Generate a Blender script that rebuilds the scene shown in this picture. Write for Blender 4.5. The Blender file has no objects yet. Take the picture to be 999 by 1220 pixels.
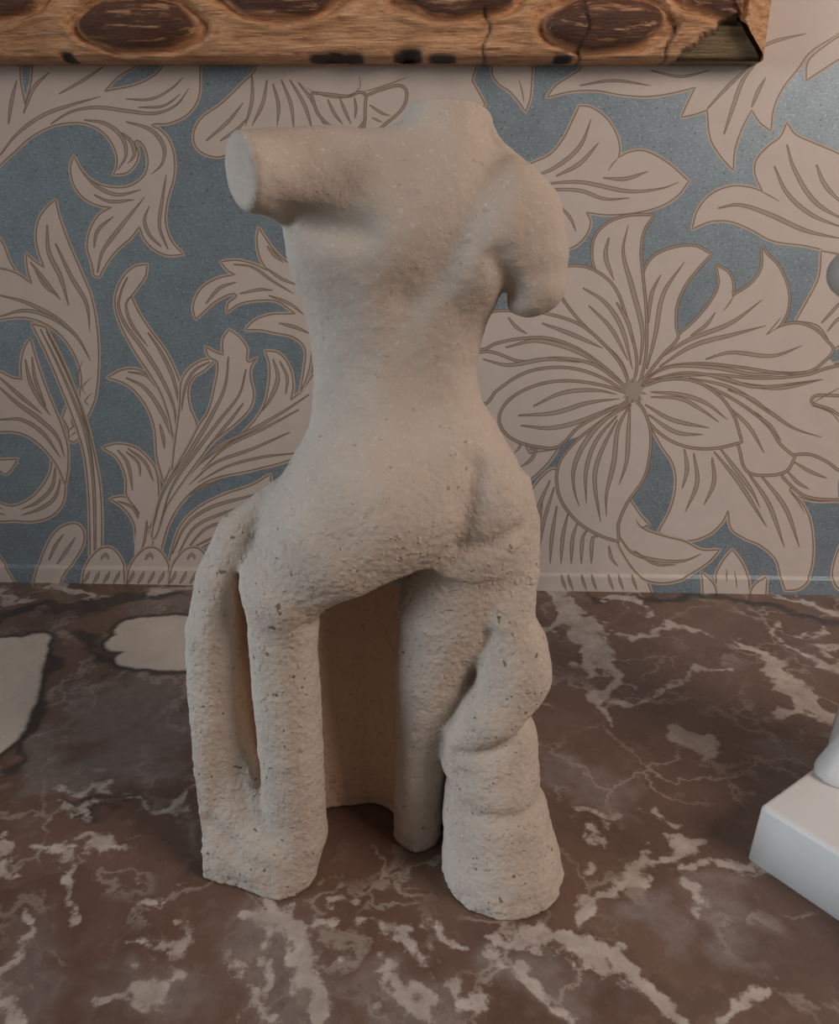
import bpy, bmesh, math, random
import numpy as np
from mathutils import Matrix, Vector, noise
from mathutils.geometry import delaunay_2d_cdt
random.seed(7)
# ------------------------------------------------------------------ camera
W, H, F = 999.0, 1220.0, 920.0
CAM = Vector((0.0, -0.587, 0.28))
PITCH, YAW, ROLL = math.radians(19.9), math.radians(1.4), math.radians(0.3)
RM = Matrix.Rotation(YAW, 3, 'Z') @ Matrix.Rotation(math.pi/2 - PITCH, 3, 'X') @ Matrix.Rotation(ROLL, 3, 'Z')
scene = bpy.context.scene
cd = bpy.data.cameras.new('camera'); cam = bpy.data.objects.new('camera', cd)
scene.collection.objects.link(cam)
cam.matrix_world = Matrix.Translation(CAM) @ RM.to_4x4()
cd.sensor_fit = 'VERTICAL'; cd.sensor_height = 24.0; cd.lens = 24.0*F/H
cd.clip_start = 0.01
scene.camera = cam
# ------------------------------------------------------------------ light
scene.view_settings.view_transform = 'Standard'
scene.view_settings.look = 'None'
scene.view_settings.gamma = 1.0
scene.view_settings.use_curve_mapping = False
scene.view_settings.exposure = -0.18
world = bpy.data.worlds.new('room_ambience'); scene.world = world
world.use_nodes = True
bg = world.node_tree.nodes['Background']
bg.inputs[0].default_value = (1.0, 0.88, 0.79, 1); bg.inputs[1].default_value = 0.155
def area(name, loc, target, size, power, col, size_y=None):
    l = bpy.data.lights.new(name, 'AREA'); l.energy = power; l.color = col
    l.shape = 'RECTANGLE'; l.size = size; l.size_y = size_y or size
    o = bpy.data.objects.new(name, l); scene.collection.objects.link(o)
    o.location = loc
    o.rotation_euler = (Vector(target)-Vector(loc)).to_track_quat('-Z', 'Y').to_euler()
    return o
wl = area('window_daylight', (-1.58, -0.88, 0.42), (0.10, -0.38, 0.10), 0.55, 1.75, (0.76, 0.89, 1.0), 0.75)
wl.data.spread = math.radians(46)                 # beam narrowed to keep the window light off the lower left wall
area('wall_lamp', (0.78, -0.78, 0.74), (0.05, -0.1, 0.2), 0.45, 8.2, (1.0, 0.84, 0.745))

C = scene.collection
def ray(px, py):
    return RM @ Vector((px - W/2, -(py - H/2), -F))
def atY(px, py, Y):
    d = ray(px, py); t = (Y - CAM.y)/d.y
    return CAM + d*t
def atZ(px, py, Z=0.0):
    d = ray(px, py); t = (Z - CAM.z)/d.z
    return CAM + d*t
def pxsize(p):                       # metres per pixel at a world point
    return (RM.transposed() @ (Vector(p)-CAM)).z/-F

# ------------------------------------------------------------------ helpers
def link(name, me, mats, parent=None):
    o = bpy.data.objects.new(name, me); C.objects.link(o)
    for m in (mats if isinstance(mats, (list, tuple)) else [mats]):
        if m: me.materials.append(m)
    o.parent = parent
    return o
def tag(o, label=None, cat=None, group=None, kind=None):
    for k, v in (('label', label), ('category', cat), ('group', group), ('kind', kind)):
        if v: o[k] = v
    return o
def mesh(name, v, f, smooth=True):
    me = bpy.data.meshes.new(name)
    v = np.asarray(v, np.float32)
    me.from_pydata(v.tolist() if len(v) < 2000 else v.tolist(), [], f if isinstance(f, list) else f.tolist())
    if smooth: me.polygons.foreach_set('use_smooth', np.ones(len(me.polygons), bool))
    me.update()
    return me
class NT:
    def __init__(s, name):
        s.m = bpy.data.materials.new(name); s.m.use_nodes = True
        s.t = s.m.node_tree; s.b = s.t.nodes['Principled BSDF']
    def n(s, typ, **kw):
        x = s.t.nodes.new(typ)
        for k, v in kw.items():
            if hasattr(x, k): setattr(x, k, v)
            else: x.inputs[k.replace('_', ' ')].default_value = v
        return x
    def l(s, a, b): s.t.links.new(a, b)
    def coord(s): return s.n('ShaderNodeTexCoord').outputs['Object']
    def noise(s, scale, detail=4, rough=.55, vec=None, dist=0):
        x = s.n('ShaderNodeTexNoise'); x.inputs['Scale'].default_value = scale
        x.inputs['Detail'].default_value = detail; x.inputs['Roughness'].default_value = rough
        x.inputs['Distortion'].default_value = dist
        s.l(vec or s.coord(), x.inputs['Vector']); return x.outputs['Fac']
    def ramp(s, fac, stops):
        r = s.n('ShaderNodeValToRGB'); e = r.color_ramp.elements
        while len(e) < len(stops): e.new(.5)
        for el, (p, c) in zip(e, stops):
            el.position = p; el.color = (*c, 1) if len(c) == 3 else c
        s.l(fac, r.inputs[0]); return r.outputs[0]
    def mix(s, fac, a, b, mode='MIX'):
        x = s.n('ShaderNodeMix', data_type='RGBA', blend_type=mode)
        for i, v in ((0, fac), (6, a), (7, b)):
            if hasattr(v, 'is_linked') or hasattr(v, 'links'): s.l(v, x.inputs[i])
            else: x.inputs[i].default_value = v if i == 0 else (*v, 1)
        return x.outputs[2]
    def math(s, op, a, b=None, c=None, clamp=False):
        x = s.n('ShaderNodeMath', operation=op, use_clamp=clamp)
        for i, v in enumerate((a, b, c)):
            if v is None: continue
            if hasattr(v, 'links'): s.l(v, x.inputs[i])
            else: x.inputs[i].default_value = v
        return x.outputs[0]
    def step(s, v, lo, hi):
        x = s.n('ShaderNodeMapRange', interpolation_type='SMOOTHSTEP')
        s.l(v, x.inputs[0]); x.inputs[1].default_value = lo; x.inputs[2].default_value = hi
        return x.outputs[0]
    def attr(s, name):
        return s.n('ShaderNodeAttribute', attribute_name=name).outputs['Fac']
    def bump(s, h, strength, dist, prev=None):
        x = s.n('ShaderNodeBump'); x.inputs['Strength'].default_value = strength
        x.inputs['Distance'].default_value = dist; s.l(h, x.inputs['Height'])
        if prev: s.l(prev, x.inputs['Normal'])
        return x.outputs[0]
    def fin(s, col, rough, normal=None, spec=.5):
        for k, v in (('Base Color', col), ('Roughness', rough), ('Normal', normal)):
            if v is None: continue
            if hasattr(v, 'links'): s.l(v, s.b.inputs[k])
            else: s.b.inputs[k].default_value = (*v, 1) if k == 'Base Color' else v
        s.b.inputs['Specular IOR Level'].default_value = spec
        return s.m

# ------------------------------------------------------------------ materials
def paper(name, col, var, rough=.42, speck=0.0, metal=0.0):
    t = NT(name)
    a = tuple(c*(1-var) for c in col); b = tuple(min(1, c*(1+var)) for c in col)
    c = t.ramp(t.noise(60, 4), [(.3, a), (.7, b)])
    if speck:
        sp = t.noise(620, 2, .6)
        c = t.mix(t.step(sp, .56, .66), c, tuple(x*1.45 for x in col))
        c = t.mix(t.step(t.noise(480, 2, .6), .60, .68), c, tuple(x*.55 for x in col))
    h = t.noise(900, 2)
    t.b.inputs['Metallic'].default_value = metal
    return t.fin(c, rough, t.bump(h, .15, .0003), .35)
M_ground = paper('wallpaper_blue', (.225, .275, .305), .10, .46, 1, .38)
M_cream = paper('wallpaper_cream', (.53, .455, .40), .04)
M_rim = paper('wallpaper_rim', (.46, .37, .295), .06)
M_line = paper('wallpaper_line', (.215, .15, .10), .12)
M_taupe = paper('wallpaper_taupe', (.345, .295, .25), .05)
PM = [M_ground, M_cream, M_rim, M_line, M_taupe]

def clay_material():
    t = NT('fired_clay')
    big = t.noise(28, 4)
    c = t.ramp(big, [(.3, (.415, .345, .287)), (.7, (.50, .425, .36))])
    # lighter chamotte grains and dark pits
    g = t.noise(700, 2, .5)
    c = t.mix(t.math('MULTIPLY', t.step(g, .62, .72), .5), c, (.60, .55, .49))
    pit = t.step(t.noise(330, 1, .4), .73, .77)
    pit = t.math('MULTIPLY', pit, t.attr('grit'))
    c = t.mix(t.math('MULTIPLY', pit, .8), c, (.13, .09, .055))
    # ochre stain in the leg hollow, its colour lightened to replace missing light
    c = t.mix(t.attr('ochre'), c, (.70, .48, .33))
    v = t.n('ShaderNodeTexVoronoi', feature='SMOOTH_F1'); v.inputs['Scale'].default_value = 420
    v.inputs['Smoothness'].default_value = .6
    t.l(t.coord(), v.inputs['Vector'])
    rg = t.attr('grit')
    nod = t.step(t.noise(310, 2, .5), .58, .72)
    h = t.math('ADD', t.math('MULTIPLY', t.noise(190, 4, .6), .55), t.math('MULTIPLY', v.outputs['Distance'], -.4))
    h = t.math('ADD', h, t.math('MULTIPLY', nod, .30))
    h = t.math('MULTIPLY', h, rg)
    h = t.math('SUBTRACT', h, t.math('MULTIPLY', pit, .4))
    n1 = t.bump(h, .9, .0014)
    n2 = t.bump(t.noise(900, 2), .35, .0006, n1)
    return t.fin(c, .85, n2, .2)
M_clay = clay_material()

def marble_material():
    t = NT('brown_veined_marble')
    co = t.coord()
    nz = t.n('ShaderNodeTexNoise'); nz.inputs['Scale'].default_value = 26; nz.inputs['Detail'].default_value = 6
    nz.inputs['Roughness'].default_value = .62
    t.l(co, nz.inputs['Vector'])
    warp = t.n('ShaderNodeVectorMath', operation='SCALE'); warp.inputs['Scale'].default_value = .05
    sub = t.n('ShaderNodeVectorMath', operation='SUBTRACT'); sub.inputs[1].default_value = (.5, .5, .5)
    t.l(nz.outputs['Color'], sub.inputs[0]); t.l(sub.outputs[0], warp.inputs[0])
    add = t.n('ShaderNodeVectorMath', operation='ADD'); t.l(co, add.inputs[0]); t.l(warp.outputs[0], add.inputs[1])
    wv = add.outputs[0]
    base = t.ramp(t.noise(14, 8, .65, wv), [(.25, (.085, .051, .039)), (.5, (.155, .092, .067)), (.72, (.195, .122, .091)), (.9, (.25, .17, .13))])
    base = t.mix(t.step(t.noise(120, 5, .7, wv), .52, .75), base, (.21, .138, .105))
    # large greyish clouding
    gn = t.noise(60, 6, .65, wv); fine = t.noise(170, 5, .65)
    gsd = t.math('ADD', t.attr('grey_sd'), t.math('MULTIPLY', t.math('SUBTRACT', gn, .5), .035))
    gm = t.step(gsd, .007, -.010)
    base = t.mix(t.math('MULTIPLY', gm, .75), base, t.ramp(fine, [(.3, (.19, .152, .135)), (.7, (.29, .24, .215))]))
    # free small veins over the whole slab
    v1 = t.math('ABSOLUTE', t.math('SUBTRACT', t.noise(9, 5, .6, wv), .5))
    fm = t.math('MULTIPLY', t.step(v1, .022, .002), t.step(t.noise(17, 2), .46, .62))
    base = t.mix(t.math('MULTIPLY', fm, .55), base, (.42, .36, .30))
    sm = t.step(t.noise(75, 4, .6, wv), .66, .74)
    base = t.mix(t.math('MULTIPLY', sm, .6), base, (.40, .34, .285))
    vo = t.n('ShaderNodeTexVoronoi', feature='DISTANCE_TO_EDGE'); vo.inputs['Scale'].default_value = 19
    t.l(wv, vo.inputs['Vector'])
    web = t.math('MULTIPLY', t.step(vo.outputs['Distance'], .03, .004), t.step(t.noise(11, 3), .47, .60))
    base = t.mix(t.math('MULTIPLY', web, .5), base, (.46, .39, .33))
    vc = t.n('ShaderNodeTexVoronoi'); vc.inputs['Scale'].default_value = 24; t.l(wv, vc.inputs['Vector'])
    tone = t.n('ShaderNodeSeparateColor'); t.l(vc.outputs['Color'], tone.inputs[0])
    base = t.mix(t.math('MULTIPLY', t.step(tone.outputs[0], .55, 1.0), .30), base, (.085, .055, .045))
    # dark seams
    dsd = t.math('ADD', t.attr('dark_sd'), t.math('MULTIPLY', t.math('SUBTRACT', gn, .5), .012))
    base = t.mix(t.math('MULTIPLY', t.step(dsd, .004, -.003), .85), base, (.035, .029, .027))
    # traced white veins with ragged edges
    n2 = t.math('ADD', t.math('MULTIPLY', t.math('SUBTRACT', gn, .5), .014), t.math('MULTIPLY', t.math('SUBTRACT', fine, .5), .016))
    wsd = t.math('ADD', t.attr('white_sd'), n2)
    wm = t.step(wsd, .0014, -.0022)
    base = t.mix(t.math('MULTIPLY', wm, t.math('MULTIPLY_ADD', t.noise(38, 4, .6), .8, .34)), base, t.ramp(t.noise(90, 5, .6), [(.3, (.42, .355, .31)), (.75, (.70, .62, .56))]))
    # smooth cream inclusions
    csd = t.math('ADD', t.attr('cream_sd'), t.math('MULTIPLY', t.math('SUBTRACT', gn, .5), .008))
    base = t.mix(t.step(csd, .0075, .001), base, (.045, .037, .034))
    base = t.mix(t.step(csd, .0022, -.002), base, t.ramp(t.noise(30, 3), [(.3, (.58, .49, .42)), (.7, (.68, .59, .51))]))
    return t.fin(base, t.math('MULTIPLY_ADD', t.noise(40, 4), .12, .22), None, .4)
M_marble = marble_material()

def gilt_material():
    t = NT('worn_gilt_wood')
    co = t.coord()
    mp = t.n('ShaderNodeMapping'); mp.inputs['Scale'].default_value = (.09, 1, 1); t.l(co, mp.inputs['Vector'])
    streak = t.noise(330, 6, .7, mp.outputs[0])
    c = t.ramp(streak, [(.30, (.20, .078, .026)), (.45, (.60, .31, .15)), (.58, (.80, .46, .25)), (.75, (.95, .66, .44))])
    c = t.mix(t.math('MULTIPLY', t.step(t.noise(30, 4), .48, .75), .5), c, (.34, .155, .065))
    s2 = t.noise(900, 4, .7, mp.outputs[0])
    c = t.mix(t.math('MULTIPLY', t.step(s2, .57, .70), .7), c, (.16, .065, .022))
    c = t.mix(t.math('MULTIPLY', t.step(t.noise(520, 3, .6, mp.outputs[0]), .60, .70), .6), c, (.90, .66, .46))
    worn = t.math('MULTIPLY', t.attr('bole'), t.math('SUBTRACT', 1.0, t.math('MULTIPLY', t.step(t.noise(240, 5, .65, mp.outputs[0]), .54, .64), .75)))
    c = t.mix(worn, c, t.ramp(t.noise(45, 5, .6, mp.outputs[0]), [(.35, (.035, .014, .010)), (.6, (.085, .028, .018)), (.85, (.2, .10, .055))]))
    c = t.mix(t.attr('bare'), c, t.ramp(t.noise(160, 4, .6, mp.outputs[0]), [(.3, (.12, .085, .04)), (.7, (.30, .22, .12))]))
    c = t.mix(t.attr('chip'), c, (.022, .016, .011))
    mt = t.n('ShaderNodeMath', operation='MULTIPLY')
    t.l(t.step(streak, .45, .62), mt.inputs[0]); mt.inputs[1].default_value = .45
    t.l(mt.outputs[0], t.b.inputs['Metallic'])
    n1 = t.bump(t.math('ADD', streak, t.math('MULTIPLY', s2, .5)), .9, .0022)
    n2 = t.bump(t.noise(160, 5, .65), .4, .002, n1)
    return t.fin(c, t.math('MULTIPLY_ADD', streak, -.2, .5), n2, .5)
M_gilt = gilt_material()
def plain(name, col, var, rough, scale=40, bump=0.0):
    t = NT(name)
    c = t.ramp(t.noise(scale, 5), [(.3, tuple(x*(1-var) for x in col)), (.7, tuple(min(1, x*(1+var)) for x in col))])
    return t.fin(c, rough, t.bump(t.noise(scale*8, 3), bump, .001) if bump else None, .4)
M_plaster = plain('white_plaster', (.66, .64, .62), .02, .45, 60, .1)
M_wall = plain('wall_plaster', (.42, .38, .34), .05, .8)
M_canvas = plain('dark_canvas', (.06, .045, .03), .3, .5, 25, .3)

# ------------------------------------------------------------------ curves traced on the wall
def smooth(pts, closed=True, stepn=3.0):
    """Catmull-Rom through points; a third value marks a corner."""
    P = [np.array(p[:2], float) for p in pts]; K = [len(p) > 2 for p in pts]; n = len(P)
    out = []
    segs = n if closed else n-1
    for i in range(segs):
        a, b = P[i], P[(i+1) % n]
        pa = P[(i-1) % n] if (closed or i > 0) else a
        nb = P[(i+2) % n] if (closed or i+2 < n) else b
        L = np.linalg.norm(b-a)+1e-6
        ma = (b-a)*1.0 if K[i] else (b-pa)/(np.linalg.norm(b-pa)+1e-6)*L
        mb = (b-a)*1.0 if K[(i+1) % n] else (nb-a)/(np.linalg.norm(nb-a)+1e-6)*L
        m = max(2, int(L/stepn))
        for k in range(m):
            s = k/m; s2 = s*s; s3 = s2*s
            out.append((2*s3-3*s2+1)*a+(s3-2*s2+s)*ma+(-2*s3+3*s2)*b+(s3-s2)*mb)
    if not closed: out.append(P[-1])
    return np.array(out)
def offset(poly, d):
    nx = np.roll(poly, -1, 0)-np.roll(poly, 1, 0)
    nx /= np.linalg.norm(nx, axis=1, keepdims=True)+1e-9
    nor = np.stack([nx[:, 1], -nx[:, 0]], 1)
    ar = .5*np.sum(poly[:, 0]*np.roll(poly[:, 1], -1)-np.roll(poly[:, 0], -1)*poly[:, 1])
    return poly + nor*(d if ar > 0 else -d)
SHAPES = []          # (polygon in photo pixels, material, motif)
MOTIF = ['']
def leaf(*pts, rim=2.6):
    p = smooth(pts)
    SHAPES.append((offset(p, rim), 2, MOTIF[0]))
    SHAPES.append((offset(p, .75), 3, MOTIF[0]))
    SHAPES.append((offset(p, -.75), 1, MOTIF[0]))
def petal(*pts, rim=2.2):
    p = smooth(pts)
    SHAPES.append((offset(p, rim+1.2), 3, MOTIF[0]))
    SHAPES.append((offset(p, rim), 4, MOTIF[0]))
    SHAPES.append((offset(p, .65), 3, MOTIF[0]))
    SHAPES.append((offset(p, -.65), 1, MOTIF[0]))
def vein(*pts, w=2.3, a=0.25, b=.0):
    """a printed double line: widths taper from a to the middle to b"""
    p = smooth([q[:2] for q in pts], False, 5.0)
    n = len(p); s = np.linspace(0, 1, n)
    prof = np.where(s < .5, a+(1-a)*np.sin(np.pi*np.minimum(s, .5)), b+(1-b)*np.sin(np.pi*np.minimum(1-s, .5)))
    d = np.gradient(p, axis=0); d /= np.linalg.norm(d, axis=1, keepdims=True)+1e-9
    nr = np.stack([-d[:, 1], d[:, 0]], 1)
    for ww, m in ((w*prof+.45, 3), (np.maximum(w*prof-.65, .02), 4)):
        SHAPES.append((np.concatenate([p+nr*ww[:, None], (p-nr*ww[:, None])[::-1]]), m, MOTIF[0]))
def stroke(*pts, w=.8):
    p = smooth([q[:2] for q in pts], False, 5.0)
    n = len(p); s = np.linspace(0, 1, n)
    ww = w*(.35+.65*np.sin(np.pi*np.clip(s*.96+.02, 0, 1)))
    d = np.gradient(p, axis=0); d /= np.linalg.norm(d, axis=1, keepdims=True)+1e-9
    nr = np.stack([-d[:, 1], d[:, 0]], 1)
    SHAPES.append((np.concatenate([p+nr*ww[:, None], (p-nr*ww[:, None])[::-1]]), 3, MOTIF[0]))
c = 1
# --- upper left scroll
MOTIF[0] = 'printed_scroll_leaf'
leaf((-20,222,c),(0,197),(16,182),(36,164),(60,151),(85,146),(105,148),(122,157),(133,170),(139,185),(139,199),(135,208,c),(150,206),(160,197),(165,183),(161,168),(170,172),(176,188),(174,205),(165,216),(150,223),(130,223),(112,217),(97,203),(88,186,c),(84,200),(88,220),(100,236),(118,245),(133,247,c),(118,256),(107,275),(104,295),(109,313),(112,328,c),(118,330,c),(128,312),(140,297),(155,284),(166,270,c),(172,285),(185,298),(200,304),(218,303,c),(204,287),(197,265),(199,240),(207,210),(207,185),(200,165),(188,153),(180,149),(200,147),(222,137),(235,120),(238,100),(238,-60,c),(206,-60,c),(200,60),(190,84),(165,100),(124,109,c),(140,92),(165,72),(180,-60,c),(43,-60,c),(38,90),(30,125,c),(24,90),(27,-60,c),(-20,-60,c))
vein((0,185),(20,160),(50,138),(85,125),(120,115),w=2)
vein((60,148),(85,133),(115,128),(150,132),(185,135),(210,125),(225,105),w=2)
vein((100,143),(125,147),(145,163),(150,185),(140,203),w=2.2)
vein((145,158),(157,170),(160,185),(152,195),w=2.4)
vein((150,145),(180,155),(195,175),(193,195),(180,208),w=2.2)
vein((98,205),(115,222),(140,232),(168,226),w=2)
vein((112,232),(130,240),(160,238),w=1.8)
vein((116,325),(122,300),(140,275),(172,235),w=2.2)
vein((112,295),(116,275),(135,258),w=1.8)
vein((200,297),(190,270),(193,240),(198,208),w=1.8)
vein((192,294),(178,280),(172,262),(178,245),w=1.8)
vein((10,148),(14,120),(20,95),w=2); vein((28,135),(40,105),(60,85),w=2); vein((70,112),(100,95),(125,78),w=1.6)
vein((150,118),(180,118),(205,105),(218,92),w=1.4); vein((165,128),(195,126),(215,112),w=1.2)
# --- left leaf cluster
MOTIF[0] = 'printed_broad_leaf'
leaf((-20,270,c),(0,285),(12,312),(22,328,c),(-20,330,c))
leaf((-20,322,c),(0,320),(20,326),(38,338,c),(33,322),(31,302,c),(42,312),(53,319,c),(46,300),(43,280),(47,260),(57,246),(66,238,c),(71,260),(82,290),(97,325),(108,352),(114,380),(117,410),(117,440),(113,475),(104,497,c),(95,480),(97,450),(90,425),(73,400),(50,384),(25,378),(-20,384,c))
vein((0,352),(30,360),(65,378),(92,402),(108,430),w=2.2)
vein((0,377),(30,370),(60,378),(88,398),w=2)
vein((56,268),(58,300),(72,330),(82,365),w=2.6)
vein((66,290),(85,330),(103,362),(107,395),w=2.2)
vein((36,312),(50,330),(62,345),(72,357),w=2)
vein((42,322),(55,342),(68,352),w=1.8)
stroke((98,430),(92,450),(95,462)); stroke((108,450),(98,462),(102,470)); stroke((110,468),(101,478),(106,483))
vein((63,398),(70,418),(60,405),w=1.2)
MOTIF[0] = 'printed_curled_leaf'
leaf((62,545,c),(60,562),(50,580),(35,595),(15,603),(-20,604,c),(-20,618,c),(15,620),(40,621),(62,614),(75,598),(78,572,c))
vein((66,555),(62,580),(45,598),(25,607),w=2); vein((72,570),(66,592),(48,606),(25,614),w=2)
leaf((-20,546,c),(0,548),(21,547,c),(11,562),(0,567),(-20,569,c))
leaf((-20,438,c),(0,443),(14,450),(26,452,c),(25,435),(29,415),(36,403,c),(42,425),(52,455),(62,480),(72,504),(80,530),(81,555),(78,578,c),(68,555),(50,532),(30,518),(10,514),(-20,517,c))
vein((30,428),(36,455),(48,478),(60,495),w=2.2); vein((38,425),(42,452),(55,485),w=1.8)
vein((0,462),(20,480),(45,498),(68,520),(77,545),w=2.4); vein((0,450),(22,470),(50,493),w=2)
vein((0,500),(25,500),(50,515),(72,545),w=2)
leaf((74,498,c),(82,485),(86,505),(95,520),(88,527,c),(82,525,c),(81,510))
stroke((80,515),(90,505)); stroke((84,520),(92,513))
MOTIF[0] = 'printed_stem'
leaf((38,386,c),(55,420),(72,460),(88,500),(100,540),(105,580),(107,630),(107,730,c),(119,730,c),(121,630),(119,580),(112,540),(103,503),(88,462),(72,425),(54,390,c))
vein((48,392),(66,428),(88,478),(103,520),(111,570),(113,630),(113,690),w=1.8,b=.5)
vein((55,395),(75,435),(96,485),(108,535),(114,590),w=1.0)
# --- base buds along the skirting
MOTIF[0] = 'printed_bud'
leaf((35,730,c),(45,680),(55,652),(66,634),(80,625),(93,625),(100,636),(98,651),(86,671),(74,690),(70,730,c))
vein((58,668),(66,650),(76,636),w=1.6); vein((68,672),(80,655),(90,640),w=1.8)
leaf((-20,730,c),(-20,676,c),(0,675),(12,678),(20,686),(22,730,c))
# --- acanthus
MOTIF[0] = 'printed_acanthus'
leaf((131,594,c),(147,592),(162,599),(172,615),(176,640),(172,662,c),(163,650),(160,625),(148,606))
leaf((122,533,c),(140,529),(160,533),(175,545),(186,562),(188,600),(178,630,c),(162,606),(151,590),(150,570),(140,546))
vein((140,536),(152,552),(158,585),w=1.8); vein((150,538),(165,552),(167,568),w=1.4); vein((152,534),(172,550),(183,574),w=1.6)
vein((140,597),(158,605),(168,625),w=1.4)
leaf((128,450,c),(145,441),(162,440),(178,447),(192,462),(203,485),(208,520),(205,550),(195,575,c),(187,545),(184,510),(175,485),(160,465),(145,455))
vein((150,450),(172,462),(192,490),(205,520),(210,535),w=2.2)
vein((152,443),(175,448),(188,465),w=1.4)
leaf((175,315,c),(160,318),(147,330),(138,350),(138,370),(146,392),(160,418),(178,445),(190,465),(200,492),(206,520),(210,538,c),(218,505),(217,470),(210,445),(197,418),(180,395),(165,372),(156,353,c),(165,341),(173,329))
vein((152,330),(145,345),(141,365),(150,388),(170,415),(192,450),(207,485),(210,520),w=2.2)
vein((176,396),(192,420),(206,450),(214,485),w=2)
vein((157,352),(150,362),(156,385),(176,413),w=1.6)
leaf((258,427,c),(240,430),(225,440),(216,455),(214,485),(208,530),(204,570,c),(222,535),(234,508),(226,485),(224,465),(230,450),(243,441))
vein((250,431),(232,441),(221,460),(216,490),w=1.5)
vein((190,505),(194,520),(196,535),w=1.8)
leaf((322,565,c),(324,578),(340,575),(360,560),(360,600),(310,632),(265,640),(243,651),(228,662),(218,700),(196,700,c),(203,662),(215,627),(235,606),(265,590),(300,578))
vein((205,660),(222,625),(250,605),(290,593),(320,585),w=1.8); vein((212,660),(232,628),(265,612),(305,600),w=1.6)
vein((222,655),(245,630),(275,620),(300,612),w=1.5); vein((230,652),(255,640),(280,630),w=1.2)
leaf((316,418,c),(332,421),(344,436),(349,458),(346,477,c),(360,465),(372,448),(382,438),(410,428),(440,432,c),(425,470),(405,510),(372,535),(345,548),(300,560),(250,572),(222,592),(203,620),(193,650),(190,672,c),(178,672,c),(186,630),(200,600),(225,565),(255,540),(290,515),(312,488),(320,460),(321,435))
vein((325,428),(331,450),(322,475),(312,490),w=2.4); vein((333,430),(342,450),(340,470),w=1.6)
vein((368,470),(335,492),(300,512),(262,530),(235,555),(215,580),w=2)
vein((356,488),(315,510),(270,532),(240,560),w=1.6); vein((345,515),(300,535),(255,552),(225,578),w=1.6)
vein((352,540),(310,545),(270,556),(235,575),w=1.4); vein((258,575),(240,580),(225,590),w=1.4)
leaf((273,393,c),(266,403),(265,414),(266,423,c),(255,419),(244,413,c),(249,425),(259,432),(256,460),(248,490),(237,507),(225,530),(205,565),(190,595),(182,630),(178,672,c),(160,672,c),(162,640),(168,610),(185,580),(178,640),(200,600),(235,550),(255,525),(280,505),(297,487),(302,470),(298,450),(299,437),(306,426,c),(295,431),(294,415),(285,402))
vein((272,425),(268,460),(252,495),(225,540),(195,585),(182,630),w=2.2)
vein((293,440),(285,470),(262,500),(232,540),(205,580),(190,625),w=1.8)
vein((290,480),(275,500),(245,535),w=1.6)
vein((175,620),(172,645),(168,655),w=1.4)
MOTIF[0] = 'printed_acanthus_spray'
leaf((455,330,c),(400,350),(370,352),(372,400),(368,440),(357,470,c),(362,440),(363,415),(350,402),(325,396),(310,393),(292,393,c),(303,382),(322,375),(345,374),(352,374,c),(330,359),(305,358),(285,362),(270,372,c),(272,361),(282,352),(275,350),(255,360),(242,372),(233,380,c),(230,366),(238,346),(256,333),(280,327,c),(271,322),(263,312,c),(280,310),(300,314),(318,322,c),(309,305),(306,285),(308,271,c),(318,287),(336,308),(360,320),(405,322))
vein((318,293),(328,305),(338,313),w=2); vein((318,320),(335,332),(355,340),w=1.6); vein((245,362),(262,343),(282,336),w=1.8)
vein((285,350),(310,345),(325,346),w=1.6); vein((278,315),(300,318),(325,335),(350,350),w=1.4); vein((332,385),(352,390),(370,398),w=1.8); vein((320,352),(345,362),(362,375),w=1.6)
MOTIF[0] = 'printed_bud'
for x0 in (98, 151, 201):
    leaf((x0-2,730,c),(x0+4,676),(x0+15,659),(x0+24,653),(x0+34,653),(x0+43,661),(x0+50,676),(x0+52,730,c))
    vein((x0+22,667),(x0+28,660),(x0+31,667),w=2)
    for k in range(4): vein((x0+2+k*12,694),(x0+7+k*12,686),(x0+10+k*12,679),w=1.7)
# --- top flower behind the arm
MOTIF[0] = 'printed_fringed_flower'
leaf((322,-80,c),(305,80),(288,100),(263,124),(240,141),(231,158),(233,174),(243,183),(260,187),(285,182),(320,210),(400,215),(470,190),(540,150),(578,125,c),(562,96,c),(570,60),(545,-80,c))
for a in ((245,168,290,122),(262,168,295,140),(300,90,292,150),(318,95,300,150),(325,100,330,150),(335,95,350,155),(345,95,372,155),(355,98,385,148)):
    vein(a[:2],((a[0]+a[2])/2+4,(a[1]+a[3])/2),a[2:],w=1.8)
petal((372,112,c),(395,114),(415,116),(432,112),(437,130),(430,148),(415,160),(395,150),(380,135))
vein((390,118),(398,135),(408,148),w=1.6); vein((405,118),(412,135),(418,148),w=1.6); vein((422,116),(424,130),(422,142),w=1.4)
petal((437,115,c),(455,108),(480,105),(480,125),(460,145),(438,158),(436,140)); vein((440,125),(455,135),(465,138),w=1.4); vein((443,140),(455,146),w=1.2)
stroke((365,105),(385,114),(412,116),(428,105),(428,90)); stroke((430,110),(455,103),(485,92))
MOTIF[0] = 'printed_drop_leaf'
leaf((590,-60,c),(586,86),(594,100),(606,108),(616,119),(626,133,c),(632,112),(640,-60,c)); stroke((618,95),(622,110),(624,122))
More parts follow.
